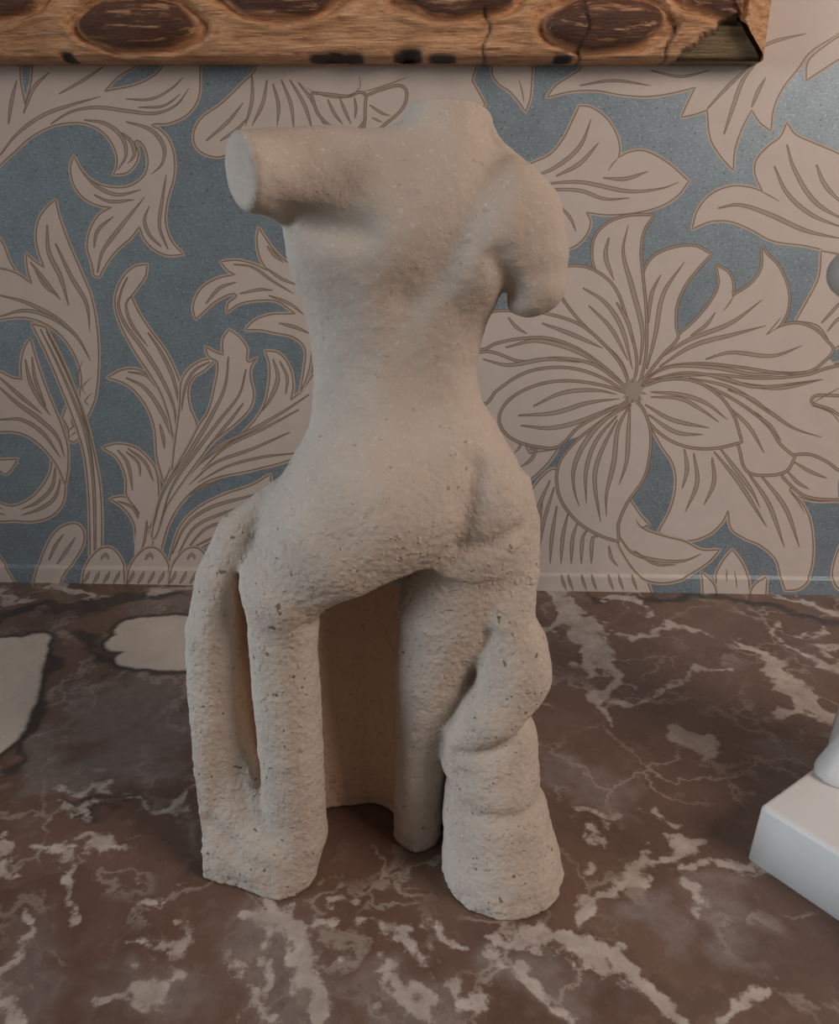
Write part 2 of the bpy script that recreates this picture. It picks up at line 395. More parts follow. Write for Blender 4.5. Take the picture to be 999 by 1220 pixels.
# --- right top spray
MOTIF[0] = 'printed_hanging_leaf'
leaf((651,116,c),(662,102),(680,90),(692,80),(690,55,c),(720,-80,c),(1034,-80,c),(1034,15,c),(999,40),(965,62),(950,82),(932,105),(921,130),(918,156,c),(905,146),(895,131,c),(884,152),(875,178),(873,203,c),(858,186),(846,165),(842,131,c),(828,136),(811,140,c),(819,122),(828,104,c),(800,111),(770,115),(740,113),(710,108),(680,109))
vein((842,130),(860,110),(880,90),(905,68),w=1.8); vein((862,160),(872,130),(885,95),(905,70),w=2.2); vein((895,128),(903,108),(912,92),w=2.0)
vein((690,102),(730,96),(775,102),w=1.4); vein((775,84),(810,91),(845,84),w=1.4); vein((880,70),(920,50),(960,40),w=1.8)
leaf((960,96,c),(962,74),(978,58),(1034,20,c),(1034,52,c),(1000,70),(975,86))
# --- right upper blossom leaves
MOTIF[0] = 'printed_trumpet_leaf'
leaf((600,215,c),(630,196),(655,184),(671,165),(682,143),(690,126,c),(704,128),(722,141),(734,160),(738,178),(736,188,c),(750,181),(768,180),(795,194),(820,216,c),(808,232),(788,245),(760,253),(725,256),(698,253,c),(703,264),(698,280),(685,293),(670,297),(640,285),(610,250))
vein((630,212),(660,200),(690,175),(704,142),w=2.2); vein((662,210),(690,195),(713,170),w=2.2)
vein((640,220),(690,217),(750,228),(790,224),(808,217),w=2.2); vein((640,226),(690,227),(720,237),(750,236),w=2.0)
vein((718,212),(745,213),(772,204),w=2); stroke((724,204),(729,196),(736,188)); stroke((664,244),(680,260),(686,276))
vein((664,244),(678,258),(686,276),w=1.6)
leaf((937,146,c),(947,160),(968,170),(1000,184),(1034,205,c),(1034,312,c),(1000,303),(960,293),(920,287),(893,273),(870,264),(846,264),(824,273,c),(831,250),(846,232),(870,222),(892,223),(908,228,c),(899,207),(901,190),(915,174),(929,163))
stroke((905,227),(916,233),(928,240)); vein((937,172),(945,200),(970,240),(1010,265),w=2.6); vein((922,198),(937,230),(965,255),(1005,272),w=2.4)
vein((972,196),(982,220),(1005,245),w=2.4); vein((855,248),(880,244),(915,255),(960,275),(1005,285),w=2.6)
leaf((978,299,c),(975,330),(963,355),(948,382,c),(975,389),(992,416,c),(1034,392,c),(1034,310,c))
vein((978,385),(990,372),(1005,355),w=1.6); vein((985,395),(998,380),(1015,372),w=1.4)
# --- main flower
MOTIF[0] = 'printed_trailing_leaf'
leaf((1034,418,c),(1000,432),(968,440),(955,460),(930,500),(915,540),(930,575),(955,593),(985,597),(1034,590,c))
vein((995,455),(972,482),(985,500),(1002,530),w=1.6); 
leaf((770,500,c),(788,532),(801,552),(805,575),(799,605),(784,634,c),(800,640),(822,644),(845,636),(860,622),(867,608,c),(871,630),(886,641),(906,650),(924,667),(930,690),(934,702,c),(950,700),(962,688),(968,660),(965,622),(955,600),(940,584,c),(950,560),(930,520),(860,500))
stroke((940,585),(952,600),(958,612))
for a in (((815,535),(818,560),(812,583)),((826,540),(830,575),(816,610)),((848,545),(850,575),(838,602))): vein(*a,w=2.2)
for a in (((850,538),(880,575),(913,628)),((890,562),(915,600),(934,652)),((905,565),(935,605),(952,652)),((858,535),(895,585),(905,605))): vein(*a,w=2.4)
leaf((600,740,c),(618,620),(630,590),(648,566),(662,560),(690,600),(735,640),(765,680),(785,740,c))
for x0 in (638,655,668,680,692,704):
    vein((x0+8,590+(x0-638)*.75),(x0+2,640),(x0,672),w=2.0)
vein((655,572),(640,610),(640,650),w=2.2); vein((660,580),(648,620),(642,655),w=1.8); vein((725,650),(728,665),(736,675),w=1.6); vein((742,655),(750,668),(760,676),w=1.4)
for x0 in (668,676,692,704,724,736,752): vein((x0,684),(x0+2,692),(x0+6,702),w=1.5)
leaf((749,594,c),(757,606),(765,617),(773,625,c),(764,629,c),(775,634),(795,640),(815,645),(835,655),(857,655,c),(843,670),(815,687),(790,693),(765,688),(745,665),(734,640),(735,610))
vein((738,640),(752,658),(785,668),(815,668),(835,660),w=2.0); vein((755,656),(780,672),(805,673),w=1.4); stroke((757,618),(763,628),(772,626))
leaf((630,540,c),(610,500),(570,480),(560,560),(620,575),(648,556),(664,535,c))
vein((612,525),(620,530),(612,540),w=1.6); vein((640,532),(632,548),(620,556),w=2.0)
leaf((872,655,c),(861,668),(852,688),(850,740,c),(892,740,c),(890,688),(883,670)); stroke((875,680),(876,700)); stroke((866,678),(864,692))
leaf((835,682,c),(845,690),(851,700),(852,740,c),(838,740,c)); leaf((912,687,c),(901,692),(893,703),(891,740,c),(908,740,c))
leaf((1034,610,c),(1003,628),(991,650),(988,675),(1002,695),(1034,702,c)); leaf((980,740,c),(990,702),(1010,690),(1034,705,c),(1034,740,c))
MOTIF[0] = 'printed_flower'
SHAPES.append((smooth(((560,380,c),(600,372),(660,330),(690,340),(745,350),(780,350),(800,400),(850,410),(930,405),(990,430),(1000,480),(940,545),(880,520),(775,508),(740,500),(690,520),(640,528),(605,500),(570,470))), 1, MOTIF[0]))
petal((752,462,c),(800,450),(850,448),(905,452),(960,448),(985,440),(1034,430,c),(1034,475,c),(995,470),(965,476),(990,490),(1034,520,c),(1034,548,c),(996,560),(985,550),(965,545),(945,542),(925,525),(905,495),(870,480),(830,466))
vein((820,450),(870,462),(915,490),(945,510),(978,521),w=2.2); vein((845,448),(880,457),(930,462),(980,452),w=2.2); stroke((968,480),(985,470),(1000,462)); stroke((966,483),(990,492),(1004,510))
petal((945,543,c),(965,543),(985,552),(999,562),(1034,570,c),(1034,592,c),(990,594),(960,590),(940,575),(932,562))
vein((945,550),(965,562),(985,570),w=1.8); vein((938,562),(950,575),(964,583),w=1.8)
petal((765,455,c),(820,455),(860,470),(895,492),(915,510),(928,530),(945,545,c),(936,560),(915,565),(890,560),(880,530),(850,480))
vein((868,485),(893,510),(910,540),w=2.0); vein((895,492),(915,505),(930,525),w=1.6); vein((866,464),(895,475),(918,492),w=1.8)
petal((758,465,c),(790,454),(825,455),(855,472),(872,495),(882,526,c),(850,533),(818,531),(790,518),(768,494))
vein((775,467),(810,470),(840,480),(866,500),w=2.2); vein((775,473),(810,475),(835,488),(856,503),w=2.0); vein((768,482),(800,500),(845,510),w=2.2); vein((772,494),(805,515),(838,518),w=2.2)
petal((763,455,c),(790,437),(835,432),(880,436),(930,443),(964,441),(980,430),(991,417),(985,408),(970,393),(950,386),(930,389),(912,399,c),(928,388),(938,368),(938,345),(927,318),(912,302),(908,294,c),(907,320),(895,338),(872,353,c),(872,335),(866,324),(854,317,c),(856,340),(845,362),(825,385),(803,405),(785,430))
stroke((912,399),(922,388),(930,378)); stroke((861,371),(868,362),(874,352)); vein((785,427),(820,405),(870,385),(908,357),w=2.4); vein((785,437),(825,412),(875,398),(912,388),w=2.4)
vein((840,428),(870,420),(920,424),(955,412),w=2.2); vein((822,400),(840,388),(852,372),w=1.8); vein((770,450),(800,437),(850,438),(900,446),(960,443),w=2.2); vein((775,452),(815,444),(860,450),(900,461),(978,452),w=1.8)
petal((762,455,c),(770,420),(768,385),(765,350),(768,322),(780,305),(805,295),(828,294),(846,303,c),(832,318),(815,340),(805,365),(804,390),(806,402),(790,420))
vein((770,440),(780,400),(790,350),(815,312),w=2.4); vein((772,385),(776,350),(787,327),w=2.0)
petal((752,460,c),(748,430),(735,395),(722,350),(709,320),(706,300),(710,281),(725,266),(748,258),(777,257,c),(766,275),(762,300),(764,325),(768,370),(768,420),(760,455))
vein((762,435),(765,395),(752,340),(742,300),(748,268),w=2.8); vein((725,283),(721,305),(731,334),w=2.4)
petal((752,462,c),(740,430),(715,405),(690,380),(668,350),(660,325),(680,318),(705,322),(730,342),(745,380),(757,430))
vein((694,343),(720,360),(740,390),(753,440),w=2.4); vein((734,360),(748,385),(754,412),w=2.2); vein((701,364),(728,392),(748,430),w=2.0)
petal((750,465,c),(725,440),(690,415),(655,402),(620,402),(590,408),(572,415),(560,400),(580,375),(620,372),(655,376),(690,388),(715,408),(738,435))
vein((602,414),(640,406),(690,420),(730,448),w=2.6); vein((645,385),(680,398),(718,415),w=2.2); vein((605,378),(615,390),(628,398),w=1.8)
petal((748,468,c),(720,450),(685,438),(650,437),(620,445),(590,465),(575,480),(560,460),(560,430),(580,420),(620,432),(665,428),(705,435),(735,455))
vein((575,428),(605,435),(650,428),(692,432),w=2.2)
petal((748,470,c),(715,460),(675,455),(640,460),(610,475),(596,495),(600,512),(615,524),(640,531),(664,531),(688,508),(720,490),(744,478))
vein((635,484),(670,468),(710,465),(735,470),w=2.2); vein((617,495),(660,492),(700,480),(738,475),w=2.4); vein((620,507),(655,510),(690,502),(735,482),w=2.4)
petal((755,478,c),(738,488),(710,508),(685,528),(668,550),(664,572),(670,597),(690,622),(715,637),(736,644,c),(735,625),(745,600),(765,570),(772,545),(773,512),(764,487))
vein((752,482),(720,500),(695,530),(683,560),(684,585),(690,604),w=2.6); vein((735,495),(710,525),(698,560),(698,600),w=2.2); vein((735,500),(715,540),(708,570),(715,622),w=2.4)
vein((750,482),(736,510),(731,550),(722,590),(722,615),w=2.6); vein((750,482),(748,520),(746,550),(737,578),w=2.4)
SHAPES.append((np.array([(755+ (17 if k%2 else 9)*math.cos(k*math.pi/11), 465+(17 if k%2 else 9)*1.05*math.sin(k*math.pi/11)) for k in range(22)]), 4, MOTIF[0]))
for k in range(9):
    a = 2*math.pi*k/9+.2; stroke((755+9*math.cos(a),465+9*math.sin(a)),(755+15*math.cos(a+.15),465+15*math.sin(a+.15)),w=.6)

# ------------------------------------------------------------------ wall with printed paper
TX0, TX1 = atY(-24, 400, 0).x, atY(1034, 400, 0).x
TZ0, TZ1 = 0.0, 0.50
def wall_y(z):                       # the paper laps over a low ledge along the marble
    s = np.clip((0.0158-z)/0.0028, 0, 1)
    return -0.0022*s*s*(3-2*s)
def build_wall():
    dense = []
    verts, edges = [], []
    def add_poly(P2, closed=True):
        i0 = len(verts); n = len(P2)
        verts.extend([Vector((float(a), float(b))) for a, b in P2])
        edges.extend([(i0+k, i0+(k+1) % n) for k in range(n if closed else n-1)])
    add_poly([(TX0, TZ0), (TX1, TZ0), (TX1, TZ1), (TX0, TZ1)])
    for zz in (.0127, .0135, .0143, .0151, .0160):
        add_poly([(TX0, zz), (TX1, zz)], False)
    for poly, m, mo in SHAPES:
        q = np.array([(lambda v: (v.x, v.z))(atY(x, y, 0)) for x, y in poly])
        q[:, 0] = np.clip(q[:, 0], TX0, TX1); q[:, 1] = np.clip(q[:, 1], TZ0, TZ1)
        keep = np.linalg.norm(q-np.roll(q, 1, 0), axis=1) > 1e-6
        q = q[keep]
        dense.append((q, m, mo))
        if len(q) > 2: add_poly(q)
    res = delaunay_2d_cdt(verts, edges, [], 0, 1e-6)
    V = np.array([(v.x, v.y) for v in res[0]]); T = np.array([list(f) for f in res[2]])
    cen = V[T].mean(1)
    mat = np.zeros(len(T), int); mot = np.full(len(T), -1)
    names = []
    for q, m, mo in dense:
        if len(q) < 3: continue
        if mo not in names: names.append(mo)
        lo, hi = q.min(0), q.max(0)
        idx = np.where((cen[:, 0] > lo[0]) & (cen[:, 0] < hi[0]) & (cen[:, 1] > lo[1]) & (cen[:, 1] < hi[1]))[0]
        if not len(idx): continue
        x, y = cen[idx, 0][:, None], cen[idx, 1][:, None]
        a, b = q, np.roll(q, -1, 0)
        up = (a[None, :, 1] <= y) & (b[None, :, 1] > y); dn = (a[None, :, 1] > y) & (b[None, :, 1] <= y)
        side = (b[None, :, 0]-a[None, :, 0])*(y-a[None, :, 1])-(x-a[None, :, 0])*(b[None, :, 1]-a[None, :, 1])
        wn = (up & (side > 0)).sum(1)-(dn & (side < 0)).sum(1)
        ins = idx[wn != 0]
        mat[ins] = m; mot[ins] = names.index(mo)
    V3 = np.stack([V[:, 0], wall_y(V[:, 1]), V[:, 1]], 1)
    # orient towards the room (-Y)
    e1 = V[T[:, 1]]-V[T[:, 0]]; e2 = V[T[:, 2]]-V[T[:, 0]]
    flip = (e1[:, 0]*e2[:, 1]-e1[:, 1]*e2[:, 0]) < 0
    T[flip] = T[flip][:, ::-1]
    def sub(sel, name):
        t = T[sel]; u, inv = np.unique(t, return_inverse=True)
        me = mesh(name, V3[u], inv.reshape(-1, 3), False)
        me.polygons.foreach_set('material_index', mat[sel].astype(np.int32))
        return me
    print('wall tris', len(T))
    ground = sub(mot == -1, 'wallpaper_ground')
    # the masonry slab behind and below the paper
    bm = bmesh.new()
    x0, x1 = TX0-(TX1-TX0), TX1+(TX1-TX0)
    y0, y1 = .0012, .10
    vs = [bm.verts.new(p) for p in ((x0, y0, -.95), (x1, y0, -.95), (x1, y1, -.95), (x0, y1, -.95), (x0, y0, 1.0), (x1, y0, 1.0), (x1, y1, 1.0), (x0, y1, 1.0))]
    for f in ((0, 1, 5, 4), (1, 2, 6, 5), (2, 3, 7, 6), (3, 0, 4, 7), (4, 5, 6, 7), (3, 2, 1, 0)): bm.faces.new([vs[i] for i in f])
    me = bpy.data.meshes.new('wall_back'); bm.to_mesh(me); bm.free()
    wall = link('wall_back', me, M_wall); wall['kind'] = 'structure'
    pieces = [link('wallpaper_ground', ground, PM, wall)]
    for i, n in enumerate(names):
        if (mot == i).any(): pieces.append(link(n, sub(mot == i, n), PM, wall))
    for sx, sz in ((-1, 0), (1, 0), (0, 1), (-1, 1), (1, 1)):     # the paper goes on, matched at its seams
        for p in pieces:
            o = bpy.data.objects.new(p.name.split('.')[0], p.data); C.objects.link(o); o.parent = wall
            if sx: o.scale.x = -1; o.location.x = 2*(TX0 if sx < 0 else TX1)
            if sz: o.scale.z = -1; o.location.z = 2*TZ1
    return wall
wall = build_wall()

bm = bmesh.new()
fx0, fx1 = TX0-(TX1-TX0), TX1+(TX1-TX0)
vs = [bm.verts.new(p) for p in ((fx0, -1.6, -.95), (fx1, -1.6, -.95), (fx1, 0.0012, -.95), (fx0, 0.0012, -.95), (fx0, -1.6, -.99), (fx1, -1.6, -.99), (fx1, 0.0012, -.99), (fx0, 0.0012, -.99))]
for f in ((0, 1, 2, 3), (7, 6, 5, 4), (0, 4, 5, 1), (1, 5, 6, 2), (2, 6, 7, 3), (3, 7, 4, 0)): bm.faces.new([vs[i] for i in f])
me = bpy.data.meshes.new('floor'); bm.to_mesh(me); bm.free()
link('floor', me, plain('floor_boards', (.16, .10, .06), .2, .5))['kind'] = 'structure'
# ------------------------------------------------------------------ marble slab
def seg_dist(X, Y, pts):
    d = np.full(X.shape, 1e3, np.float32)
    if len(pts) == 1: pts = [pts[0], pts[0]]
    for (x0, y0, r0), (x1, y1, r1) in zip(pts[:-1], pts[1:]):
        vx, vy = x1-x0, y1-y0; L = vx*vx+vy*vy+1e-12
        t = np.clip(((X-x0)*vx+(Y-y0)*vy)/L, 0, 1)
        d = np.minimum(d, np.hypot(X-x0-t*vx, Y-y0-t*vy)-(r0+(r1-r0)*t))
    return d
def floor_pts(lst):
    out = []
    for px, py, r in lst:
        p = atZ(px, py); out.append((p.x, p.y, r*pxsize(p)*1.25))
    return out
# veins traced on the slab: (photo x, photo y, radius) carried down onto the plane of the marble
CREAM = [[(163,748,20),(200,745,20),(240,748,20)], [(152,764,20),(200,764,24),(262,766,22)], [(165,782,20),(205,784,22),(262,784,22)],
         [(40,764,15),(28,778,20),(20,800,22),(10,840,24),(-6,880,22),(-30,900,20)], [(0,775,26),(-10,840,26)]]
WHITE = [
 [(655,705,10),(680,725,14),(705,748,16),(718,775,10),(724,810,7),(726,858,4)], [(690,740,12),(660,745,8),(645,765,6)], [(700,775,10),(690,795,6)], [(715,705,6),(745,715,7),(765,725,5)],
 [(735,760,3),(778,748,4),(812,744,3),(818,755,5)], [(805,740,7),(830,752,6)], [(748,842,4),(790,812,3),(835,806,4),(880,806,5)],
 [(880,760,5),(915,790,10),(945,815,14),(975,845,14),(1010,865,12)], [(912,738,3),(945,775,3),(975,792,5),(1010,800,8)], [(960,762,3),(970,738,3)], [(985,770,4),(999,795,4)], [(930,845,10),(960,850,9)],
 [(930,707,3),(970,716,6),(1005,725,6)],
 [(812,880,15),(820,884,14)], [(700,1020,9),(705,1025,8)], [(738,1050,12),(770,1030,9),(800,1008,12),(818,998,8)], [(812,1036,8),(850,1030,7),(895,1033,5)], [(705,1082,14),(698,1090,12)], [(690,975,4),(715,982,4),(745,965,4)], [(780,965,6),(790,972,5)],
 [(612,1105,8),(660,1112,13),(705,1130,16),(745,1165,15),(790,1200,13),(830,1230,12)], [(608,1130,6),(640,1175,8),(680,1215,8)], [(690,1060,5),(720,1065,8)], [(815,1065,10),(840,1095,8)],[(860,1205,10),(900,1210,12)],
 [(70,968,2.5),(100,958,4),(140,952,3.5),(185,957,4),(212,945,4),(226,918,3)], [(85,945,2.5),(110,937,3),(145,942,2.5)],
 [(30,1000,4),(60,1012,5),(85,1024,4)], [(0,1030,7),(25,1042,6)], [(105,992,5),(103,1030,5),(98,1062,4),(95,1085,3)], [(95,990,6),(130,1000,5)], [(155,1120,4),(172,1112,4),(192,1120,5)], [(195,1118,3),(225,1112,3)], [(225,1130,6),(240,1108,6),(258,1092,5)], [(190,1072,7),(195,1060,5)],
 [(0,1105,7),(12,1125,7),(22,1155,6),(35,1195,9)], [(190,1165,14),(200,1178,14)], [(135,1205,6),(160,1190,9),(175,1205,8)], [(310,1095,10),(330,1115,14),(365,1135,12),(390,1165,12),(400,1200,14)], [(320,1160,6),(318,1195,5)], [(280,1165,3),(300,1190,3)], [(380,1110,8),(410,1105,5)],
 [(440,1150,6),(470,1170,8),(500,1205,9)], [(430,1115,4),(470,1120,5),(520,1145,4)], [(540,1180,6),(570,1210,9)], [(0,985,2),(3,1010,3)], [(395,1080,4),(420,1060,3)],[(520,1110,3),(560,1125,5)],
 [(60,700,8),(90,705,9),(105,715,6)], [(180,705,8),(215,700,8)], [(0,704,4),(25,715,5)],
]
GREY = [[(640,905,26),(690,930,30),(735,958,22)], [(130,830,40),(180,860,45),(160,900,40)], [(60,880,25),(40,950,25),(90,920,30)], [(860,1095,28),(890,1135,30)], [(820,1070,20),(860,1060,15)], [(775,1090,22)], [(30,1130,32),(50,1180,32)], [(170,1185,40),(230,1190,30)], [(330,1140,45),(370,1190,45)], [(620,1150,30),(680,1190,35)], [(640,760,20),(650,800,14)], [(180,715,30),(215,720,25)],
 [(470,1190,35),(520,1200,30)], [(930,890,16),(960,905,14)],[(290,1090,14)]]
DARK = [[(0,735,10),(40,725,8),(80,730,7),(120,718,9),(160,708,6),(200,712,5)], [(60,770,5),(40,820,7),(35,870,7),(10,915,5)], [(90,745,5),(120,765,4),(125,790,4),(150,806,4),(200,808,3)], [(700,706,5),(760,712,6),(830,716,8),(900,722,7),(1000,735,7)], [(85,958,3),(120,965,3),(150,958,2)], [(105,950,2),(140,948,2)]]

def build_marble():
    x0, x1, y0, y1 = -.62, .62, -.47, .0
    nx, ny = 830, 315
    gx, gy = np.linspace(x0, x1, nx), np.linspace(y0, y1, ny)
    X, Y = np.meshgrid(gx, gy, indexing='ij'); X0, Y0 = X, Y
    def vnoise(fr, seed):
        r = np.random.RandomState(seed).rand(128, 128)
        u, v = (X+2)*fr, (Y+2)*fr
        i, j = np.floor(u).astype(int), np.floor(v).astype(int); a, b = u-i, v-j
        a, b = a*a*(3-2*a), b*b*(3-2*b); i1, j1 = (i+1) % 128, (j+1) % 128; i %= 128; j %= 128
        return (r[i, j]*(1-a)+r[i1, j]*a)*(1-b)+(r[i, j1]*(1-a)+r[i1, j1]*a)*b-.5
    WX = X+.020*vnoise(38, 1)+.011*vnoise(90, 2)+.006*vnoise(190, 5)
    WY = Y+.024*vnoise(38, 3)+.013*vnoise(90, 4)+.006*vnoise(190, 6)
    def field(lst):
        X, Y = (WX, WY) if lst is not CREAM else (X0, Y0)
        d = np.full(X.shape, .2, np.float32)
        for s in lst: d = np.minimum(d, seg_dist(X, Y, floor_pts(s)))
        return d
    v = np.stack([X, Y, np.zeros_like(X)], -1).reshape(-1, 3).tolist()
    I = np.arange(nx*ny).reshape(nx, ny)
    f = np.stack([I[:-1, :-1], I[1:, :-1], I[1:, 1:], I[:-1, 1:]], -1).reshape(-1, 4).tolist()
    # rounded front nosing, underside and ends
    prof = [(y0-.006, -.003), (y0-.011, -.010), (y0-.012, -.018), (y0-.009, -.026), (y0-.002, -.030), (0.0, -.030)]
    rows = [I[:, 0].tolist()]
    for py, pz in prof:
        b = len(v); v += [(x, py, pz) for x in gx]; rows.append(list(range(b, b+nx)))
    for a, b in zip(rows[:-1], rows[1:]):
        f += [(a[k], b[k], b[k+1], a[k+1]) for k in range(nx-1)]
    f += [(rows[-1][k], I[k, -1], I[k+1, -1], rows[-1][k+1]) for k in range(nx-1)]
    f.append([int(i) for i in I[0, :]][::-1]+[r[0] for r in rows[1:]][::1]); f.append([int(i) for i in I[-1, :]]+[r[-1] for r in rows[1:]][::-1])
    me = mesh('marble_top', np.array(v), f, False)
    for nm, lst in (('white_sd', WHITE), ('grey_sd', GREY), ('dark_sd', DARK), ('cream_sd', CREAM)):
        a = me.attributes.new(nm, 'FLOAT', 'POINT')
        a.data.foreach_set('value', np.concatenate([field(lst).ravel(), np.full(len(v)-nx*ny, .2)]).astype(np.float32))
    o = link('marble_top', me, M_marble)
    return tag(o, 'brown marble top with white and grey veins running back to the wallpapered wall', 'marble top')
build_marble()

# ------------------------------------------------------------------ implicit modelling
class Field:
    def __init__(s, lo, hi, h):
        s.lo = np.array(lo); s.h = h
        s.ax = [np.arange(lo[i], hi[i]+h, h, dtype=np.float32) for i in range(3)]
        s.shape = tuple(len(a) for a in s.ax)
        s.d = np.full(s.shape, .05, np.float32)
    def box(s, lo, hi):
        sl = []
        for i in range(3):
            a = int(np.clip((lo[i]-s.lo[i])/s.h, 0, s.shape[i]-1)); b = int(np.clip((hi[i]-s.lo[i])/s.h+2, 1, s.shape[i]))
            sl.append(slice(a, max(b, a+1)))
        g = np.meshgrid(s.ax[0][sl[0]], s.ax[1][sl[1]], s.ax[2][sl[2]], indexing='ij', sparse=True)
        return tuple(sl), g
    @staticmethod
    def smin(a, b, k):
        h = np.clip(.5+.5*(b-a)/k, 0, 1)
        return b*(1-h)+a*h-k*h*(1-h)
    def add(s, sl, d, k):
        s.d[sl] = s.smin(s.d[sl], d.astype(np.float32), k) if k > 0 else np.minimum(s.d[sl], d)
    def chain(s, pts, k=.006, sy=1.0):
        """pts: (Vector, radius); sy stretches the section in depth"""
        m = max(r for _, r in pts)*max(1, sy)+k+.012
        sl, (X, Y, Z) = s.box(np.min([p for p, _ in pts], 0)-m, np.max([p for p, _ in pts], 0)+m)
        d = None
        for (a, ra), (b, rb) in zip(pts[:-1], pts[1:]):
            vx, vy, vz = b[0]-a[0], (b[1]-a[1])/sy, b[2]-a[2]; L = vx*vx+vy*vy+vz*vz+1e-12
            px, py, pz = X-a[0], (Y-a[1])/sy, Z-a[2]
            t = np.clip((px*vx+py*vy+pz*vz)/L, 0, 1)
            q = np.sqrt((px-t*vx)**2+(py-t*vy)**2+(pz-t*vz)**2)-(ra+(rb-ra)*t)
            d = q if d is None else s.smin(d, q, .0012)
        s.add(sl, d, k)
    def ell(s, c, r, k=.006):
        m = max(r)+k+.012
        sl, (X, Y, Z) = s.box([c[i]-m for i in range(3)], [c[i]+m for i in range(3)])
        q = np.sqrt(((X-c[0])/r[0])**2+((Y-c[1])/r[1])**2+((Z-c[2])/r[2])**2)
        s.add(sl, (q-1)*min(r), k)
    def loft(s, rows, k=.006, sm=.004, e=2.0):
        """rows: (z, cx, halfwidth, cy, halfdepth)"""
        R = np.array(sorted(rows)); z = s.ax[2]
        cols = [np.interp(z, R[:, 0], R[:, i]) for i in range(1, 5)]
        n = max(1, int(sm/s.h)); ker = np.hanning(2*n+3); ker /= ker.sum()
        cols = [np.convolve(np.pad(q, n+1, 'edge'), ker, 'valid') for q in cols]
        cx, a, cy, b = [q[None, None, :].astype(np.float32) for q in cols]
        X, Y, Z = np.meshgrid(*s.ax, indexing='ij', sparse=True)
        q = (np.abs((X-cx)/a)**e+np.abs((Y-cy)/b)**e)**(1/e)
        d = (q-1)*np.minimum(a, b)
        d = np.maximum(d, np.maximum(R[0, 0]-Z, Z-R[-1, 0]))
        s.add((slice(None),)*3, d, k)
    def groove(s, pts, depth, w, ymax):
        """pts (x,z) line pressed in from the viewer side (negative = ridge)"""
        P = np.array(pts); m = 3*w
        sl, (X, Y, Z) = s.box((P[:, 0].min()-m, s.lo[1], P[:, 1].min()-m), (P[:, 0].max()+m, ymax, P[:, 1].max()+m))
        d = seg_dist(X+0*Z, Z+0*X, [(p[0], p[1], 0) for p in pts])
        s.d[sl] += (depth*np.exp(-(d/w)**2)).astype(np.float32)
def surface_nets(d, lo, h):
    """mesh of the zero level (vertices, quads)"""
    ins = d < 0
    nx, ny, nz = d.shape
    cnt = np.zeros((nx-1, ny-1, nz-1), np.int8); 
    for i in (0, 1):
        for j in (0, 1):
            for k in (0, 1): cnt += ins[i:nx-1+i, j:ny-1+j, k:nz-1+k]
    act = (cnt > 0) & (cnt < 8)
    idx = np.full(act.shape, -1, np.int64); ci = np.argwhere(act); idx[act] = np.arange(len(ci))
    acc = np.zeros((len(ci), 3)); num = np.zeros(len(ci))
    cor = [(0, 0, 0), (1, 0, 0), (0, 1, 0), (1, 1, 0), (0, 0, 1), (1, 0, 1), (0, 1, 1), (1, 1, 1)]
    val = [d[ci[:, 0]+a, ci[:, 1]+b, ci[:, 2]+q] for a, b, q in cor]
    for a in range(8):
        for b in range(a+1, 8):
            df = np.array(cor[b])-np.array(cor[a])
            if np.abs(df).sum() != 1: continue
            cr = (val[a] < 0) != (val[b] < 0)
            t = np.where(cr, val[a]/np.where(cr, val[a]-val[b], 1), 0)
            acc += np.where(cr[:, None], np.array(cor[a])+t[:, None]*df, 0); num += cr
    V = (ci+acc/num[:, None])*h+np.array(lo)
    quads = []
    for axis in range(3):
        sl0 = [slice(None)]*3; sl1 = [slice(None)]*3
        sl0[axis] = slice(0, -1); sl1[axis] = slice(1, None)
        cr = ins[tuple(sl0)] != ins[tuple(sl1)]
        e = np.argwhere(cr); o1, o2 = [(1, 2), (2, 0), (0, 1)][axis]
        ok = (e[:, o1] > 0) & (e[:, o2] > 0) & (e[:, o1] < d.shape[o1]-1) & (e[:, o2] < d.shape[o2]-1)
        e = e[ok]
        def g(u, v):
            q = e.copy(); q[:, o1] -= u; q[:, o2] -= v
            return idx[q[:, 0], q[:, 1], q[:, 2]]
        Q = np.stack([g(1, 1), g(0, 1), g(0, 0), g(1, 0)], 1)
        fl = ~ins[e[:, 0], e[:, 1], e[:, 2]]
        Q[fl] = Q[fl][:, ::-1]
        quads.append(Q)
    return V, np.concatenate(quads)
def P(px, py, Y): return np.array(atY(px, py, Y))
def ch(lst):
    out = []
    for px, py, Y, r in lst:
        p = P(px, py, Y); out.append((p, r*pxsize(p)))
    return out
def rows(lst):
    out = []
    for py, xl, xr, Y, b in lst:
        a, q = P(xl, py, Y), P(xr, py, Y)
        out.append(((a[2]+q[2])/2, (a[0]+q[0])/2, (q[0]-a[0])/2, Y, b))
    return out
def line(pts, Y): return [(lambda p: (p[0], p[2]))(P(x, y, Y)) for x, y in pts]
def fbm_disp(V, N, terms):
    out = np.empty(len(V))
    for i, v in enumerate(V):
        q = Vector(v); out[i] = sum(a*noise.noise(q*f) for a, f in terms)
    return V+N*out[:, None]
def vnormals(V, Q):
    n = np.zeros_like(V)
    fn = np.cross(V[Q[:, 2]]-V[Q[:, 0]], V[Q[:, 3]]-V[Q[:, 1]])
    for i in range(4): np.add.at(n, Q[:, i], fn)
    return n/(np.linalg.norm(n, axis=1, keepdims=True)+1e-12)
